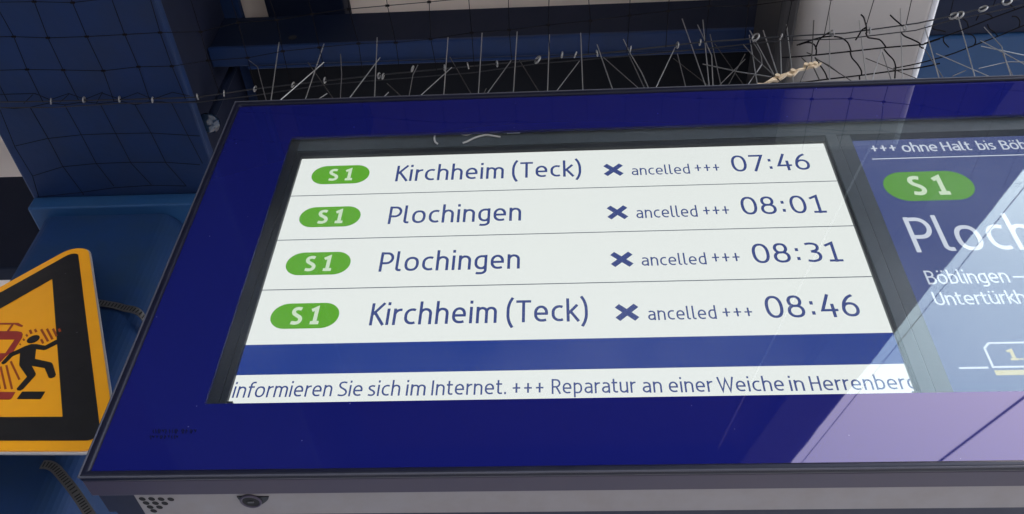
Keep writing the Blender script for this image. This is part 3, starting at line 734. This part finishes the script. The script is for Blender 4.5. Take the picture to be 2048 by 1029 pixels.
# ------------------------------------------------------------------ bird net, its cable and rings
ZN = .69
cab = [at(*q_, z=ZN) for q_ in ((-80,206),(100,203),(240,200),(395,195),(510,178),(650,162),(760,150),(940,133),(1075,120),(1250,102),(1400,85),(1560,74),(1690,67),(1835,47),(1910,31),(1966,17),(2048,-4),(2200,-40))]
def cable_y(x):
    for a, b in zip(cab, cab[1:]):
        if a.x <= x <= b.x: return a.y+(b.y-a.y)*(x-a.x)/(b.x-a.x)
    return cab[0].y if x < cab[0].x else cab[-1].y
cr = MB(); cr.tube(cab, .0011, 6); cr.tube([p+Vector((0,.009+.003*math.sin(i*2.1),-.001)) for i, p in enumerate(cab)], .0009, 6)
tag(cr.build('net_cable', M['cable']), 'thin twin border cable of the bird net crossing above the display', 'cable')
random.seed(11)
f = MB(); S = .060; nx, ny = 36, 5; x_0 = -.80
node = {}
for i in range(nx):
    for j in range(ny):
        x = x_0+i*S; jit = 0 if j == 0 else .0035
        node[i,j] = Vector((x+random.uniform(-jit,jit), cable_y(x)-j*S+random.uniform(-jit,jit)+.0015, ZN+random.uniform(-.002,.002)-.0 ))
R_ = .00062
for i in range(nx): f.tube([node[i,j] for j in range(ny)], R_, 5)
for j in range(1, ny): f.tube([node[i,j] for i in range(nx)], R_, 5)
for i in range(nx):
    for j in range(1, ny): 
        p = node[i,j]; f.tube([p-Vector((.003,0,0)), p+Vector((.003,0,0))], .0020, 5)
def zl(pts, o, s): return [at(o[0]+x/s, o[1]+y/s, z=ZN) for x, y in pts]
# the part tied back round the beam on the left
for pts in ([(120,430),(190,550),(250,665),(335,780)], [(258,420),(325,540),(385,655),(455,745)], [(400,415),(460,530),(525,655),(605,740)], [(540,420),(605,535),(665,655),(745,745)], [(685,410),(745,530),(810,655)], [(0,440),(60,590),(130,705),(155,790)],
            [(60,585),(190,555),(325,540),(460,535),(605,533),(800,545)], [(130,705),(250,668),(385,655),(525,650),(665,650),(800,660)], [(150,790),(330,770),(455,752),(605,742),(745,745)], [(-60,380),(60,377),(140,375),(200,400),(275,375),(340,398),(405,372),(480,398),(550,372),(612,398),(690,370),(760,385)],
            [(-60,428),(60,435),(120,430),(200,412),(258,420),(340,408),(400,415),(480,405),(540,420),(612,405),(685,412),(790,405)], [(130,380),(95,415)], [(275,378),(240,410)], [(410,370),(385,415)]):
    f.tube(zl(pts, (0,0), 2.0), R_, 5)
# slack mesh below the cable on the right
O_, s_ = (1560,0), 6.053
for pts in ([(230,545),(310,520),(370,520),(420,550),(440,610),(435,665)], [(600,395),(540,430),(480,480),(450,540),(430,600)], [(630,440),(740,460),(820,520),(860,625)], [(850,625),(870,700),(940,780),(985,860),(985,915)], [(1040,400),(1065,455),(1130,468),(1210,485),(1260,540),(1285,580)], [(1260,600),(1310,660),(1375,730),(1400,810),(1395,865),(1390,950)],
            [(1470,400),(1510,440),(1600,480),(1680,520),(1705,545)], [(1690,560),(1715,580),(1740,585)], [(980,180),(1010,210),(1030,270),(1045,330),(1050,400)], [(915,490),(960,420),(990,370),(1040,335)], [(1335,185),(1390,240),(1450,290),(1480,320)], [(425,700),(470,770),(545,880),(575,965)],
            [(0,700),(190,690),(440,668),(850,625),(1285,578),(1690,545),(1760,530),(1937,470)], [(100,1020),(390,985),(570,962),(975,915),(1395,858),(1700,820),(1937,770)], [(200,550),(330,505),(480,460),(640,437)], [(960,915),(965,965)]):
    f.tube(zl(cat(pts, 4), O_, s_), .0012, 5)
O_, s_ = (1820,0), 6.053
for pts in ([(300,290),(270,330),(300,360),(370,370),(430,390)], [(405,450),(410,510),(470,575)], [(700,415),(760,430),(795,490),(775,550),(720,575)], [(940,300),(960,350),(1020,390),(1060,440)], [(1235,200),(1290,205),(1330,260),(1320,330)], [(880,160),(960,180),(1000,220)], [(830,190),(800,250)], [(1180,40),(1240,80),(1270,120)], [(640,230),(690,270),(705,330)],
            [(170,530),(400,450),(700,340),(1000,220),(1260,125),(1500,40)], [(-200,830),(100,770),(480,665),(780,550),(1070,440),(1330,330),(1600,230)]):
    f.tube(zl(cat(pts, 4), O_, s_), .0010, 5)
tag(f.build('bird_net', M['net']), 'black square mesh bird net stretched under the blue roof beams', 'bird net')

rings = [(102,203,0),(168,200,0),(239,199,0),(305,200,0),(395,194,0),(448,187,0),(510,178,0),(586,170,0),(650,161,0),(758,152,0),(766,153,0),(825,138,0),(889,136,0),(936,132,0),(994,128,0),(1075,120,1),(1124,110,0),(1151,110,0),(1194,107,0),(1261,99,0),(1355,91,0),(1400,85,0),(1511,75,1),(1562,74,0),(1665,67,0),(1740,62,0),(1810,56,0),(1907,32,1),(1919,31,1),(1966,18,1),(2014,3,1)]
ORD = 'first second third fourth fifth sixth seventh eighth ninth tenth eleventh twelfth thirteenth fourteenth fifteenth sixteenth seventeenth eighteenth nineteenth twentieth twenty-first twenty-second twenty-third twenty-fourth twenty-fifth twenty-sixth twenty-seventh twenty-eighth twenty-ninth thirtieth thirty-first'.split()
rm = None
for i, (px, py, big) in enumerate(rings):
    if rm is None or i in (0,):
        f = MB(); f.tube([(0, .0052*math.cos(2*PI*k/18), .0052*math.sin(2*PI*k/18)) for k in range(18)], .0013, 6, closed=True)
        o = f.build('net_ring', M['ring'], smooth=True); rm = o.data
    else:
        o = bpy.data.objects.new('net_ring', rm); COL.objects.link(o)
    o.location = at(px, py, z=ZN-.0025)
    s = 1.15 if big else .85
    o.scale = (s, s, s)
    o.rotation_euler = (random.uniform(-.4,.4), random.uniform(-.3,.3), (random.uniform(.7,1.1) if big else random.uniform(-.15,.35)))
    tag(o, 'small steel net ring, %s along the net cable from the left%s' % (ORD[i], ' (large)' if big else ''), 'net ring', 'hog rings along the net cable')

# ------------------------------------------------------------------ bird spikes on top of the display
ZA = (480,0); ZBB = (980,0); ZCC = (1480,0); SZ = 3.215
sp = []
def S_(o, pts, m, yb): sp.append(([(o[0]+x/SZ, o[1]+y/SZ) for x, y in pts], m, yb))
b_, d_, k_ = 'spike', 'spike_mid', 'spike_dark'
for pts, m, yb in (([(55,387),(112,430),(165,635)],d_,.05), ([(250,270),(200,640)],b_,.014), ([(540,405),(270,637)],b_,.020), ([(540,285),(422,635)],b_,.016), ([(437,405),(595,630)],k_,.045), ([(645,345),(653,480),(645,628)],d_,.040), ([(882,245),(865,625)],b_,.014), ([(900,370),(705,630)],b_,.018), ([(945,535),(1028,612)],k_,.04), ([(955,595),(930,620)],d_,.012), ([(560,603),(510,635)],d_,.012),
                   ([(1143,418),(1112,480),(1088,612)],d_,.03), ([(1337,237),(1310,610)],b_,.014), ([(1362,435),(1162,615)],d_,.022), ([(1350,370),(1487,607)],k_,.045), ([(1557,220),(1533,608)],b_,.014), ([(1583,570),(1568,600)],k_,.012)):
    S_(ZA, pts, m, yb)
for pts, m, yb in (([(175,212),(150,598)],b_,.014), ([(140,390),(0,580)],d_,.03), ([(190,390),(313,588)],k_,.045), ([(382,225),(370,590)],b_,.02), ([(583,212),(597,582)],b_,.014), ([(575,395),(430,585)],d_,.022), ([(688,285),(788,577)],b_,.018), ([(730,375),(952,568)],d_,.024), ([(858,258),(900,345),(975,470),(1018,566)],b_,.016), ([(890,345),(992,566)],d_,.03), ([(1190,310),(1067,565)],b_,.018), ([(1205,350),(1257,558)],d_,.024), ([(1180,375),(1400,548)],k_,.04), ([(1236,120),(1375,520),(1385,548)],b_,.016), ([(1335,165),(1425,360),(1433,548)],b_,.018), ([(1368,135),(1408,548)],b_,.014), ([(1415,225),(1482,540)],d_,.03), ([(1445,280),(1625,540)],k_,.04), ([(1640,350),(1535,543)],k_,.045), ([(1640,385),(1480,545)],k_,.03)):
    S_(ZBB, pts, m, yb)
for pts, m, yb in (([(60,225),(110,535)],b_,.014), ([(140,410),(55,540)],d_,.016), ([(300,155),(343,525)],b_,.014), ([(578,80),(577,520)],b_,.014), ([(768,130),(812,510)],b_,.014), ([(1030,60),(1045,510)],b_,.014), ([(910,315),(852,510)],b_,.018), ([(915,340),(970,510)],d_,.022), ([(808,378),(1125,503)],k_,.03), ([(1185,162),(1277,495)],b_,.014), ([(1190,315),(1300,490)],d_,.03), ([(1262,343),(1592,488)],b_,.02), ([(1398,100),(1508,490)],b_,.014), ([(1570,178),(1680,300),(1740,487)],b_,.016), ([(1545,263),(1700,345),(1900,455)],b_,.02), ([(1550,300),(1826,358),(1960,410)],b_,.022), ([(1535,442),(1720,400),(1900,400)],d_,.02), ([(1690,350),(1752,487)],d_,.018), ([(1365,492),(1450,455)],k_,.02), ([(480,370),(707,516)],k_,.03)):
    S_(ZCC, pts, m, yb)
bounds = [(480,760,'at the left corner of the display'), (760,1060,'above the station names Kirchheim and Plochingen'), (1060,1390,'above the words ancelled on the left screen'), (1390,1800,'in front of the light grey duct'), (1800,2300,'right of the light grey duct, beside the blue beam')]
strips = []
for a, b, wh in bounds:
    xa, xb = at(a, 180, y=.03).x, at(b, 170, y=.03).x
    if a == 480: xa += .012
    t_ = thing('bird_spike_strip', ((xa+xb)/2,.035,T), 'strip of thin steel bird spikes '+wh, 'bird spikes', 'bird spike strips on the display')
    f = MB(); f.box(xa+.004,xb-.004,.012,.050,T+.0005,T+.004); f.build('base', M['clear'], t_, bevel=.001)
    strips.append((a, b, t_))
for pts, m, yb in sp:
    bx = pts[-1][0]
    par = [t_ for a, b, t_ in strips if a <= bx < b] or [strips[-1][2]]
    P = [at(x, y, y=yb) for x, y in pts]
    d = (P[-1]-P[-2]).normalized()
    if d.z < -.2:
        e = P[-1]+d*((P[-1].z-(T+.004))/-d.z if P[-1].z > T+.004 else 0); P.append(e)
    fl = random.uniform(-.01,.01)
    f = MB(); f.tube([p+Vector((0,(p.z-P[-1].z)*fl,0)) for p in P], .0008 if m == 'spike' else .00072, 6)
    f.build('spike', M[m], par[0])

# torn off tan strip lying askew across the others
YT = .012
tt = thing('broken_spike_strip', at(1560,150,y=YT), 'torn tan plastic spike strip curling up over the display edge', 'bird spikes')
def zt(x, y): return at(1480+x/8.575, 60+y/8.575, y=YT)
f = MB()
cl = [(300,915),(400,905),(480,890),(560,850),(640,810),(720,790),(800,765),(870,730),(930,720),(1010,690),(1080,655),(1130,625),(1200,610),(1270,600),(1330,580),(1400,565)]
wd = [8,10,13,24,40,34,17,40,38,13,11,22,30,36,18,6]
vs = []
for k, (c2, w2) in enumerate(zip(cl, wd)):
    a2, b2 = cl[max(k-1,0)], cl[min(k+1,len(cl)-1)]; dx, dy = b2[0]-a2[0], b2[1]-a2[1]; l = math.hypot(dx, dy)
    nxx, nyy = -dy/l, dx/l
    for sg, yo in ((1,0),(-1,0),(-1,.004),(1,.004)):
        p = zt(c2[0]+nxx*w2*sg, c2[1]+nyy*w2*sg); vs.append(p+Vector((0, yo+.002*math.sin(k*1.9), 0)))
n_ = len(cl)
f.add(vs, [(4*k+j, 4*k+4+j, 4*k+4+(j+1) % 4, 4*k+(j+1) % 4) for k in range(n_-1) for j in range(4)]+[(0,1,2,3),(4*n_-1,4*n_-2,4*n_-3,4*n_-4)])
f.build('base', M['tan'], tt, bevel=.0006)
for x, y in ((640,800),(905,715),(1130,612),(1215,605),(1290,590)):
    p = zt(x, y); f = MB(); f.tube([p+Vector((0,-.003,0)), p+Vector((0,.004,0))], .0036, 10); f.build('socket', M['tan'], tt)
for pts, m in (([(170,0),(580,760)],b_), ([(400,0),(645,760)],b_), ([(60,265),(250,460),(590,770)],d_), ([(-640,590),(0,735),(540,805)],d_), ([(690,130),(710,750)],b_), ([(1270,-180),(1225,590)],k_), ([(1310,490),(1520,620),(1715,750)],k_), ([(1150,380),(1225,430)],k_), ([(1165,600),(1040,880)],k_), ([(1270,640),(1360,870)],k_), ([(1060,470),(1150,580)],k_), ([(590,770),(705,890)],k_), ([(210,190),(340,400),(370,470),(375,590),(285,720)],d_)):
    f = MB(); f.tube([zt(*p_)+Vector((0,.001*random.uniform(-1,2),0)) for p_ in pts], .0009, 6); f.build('spike', M[m], tt)
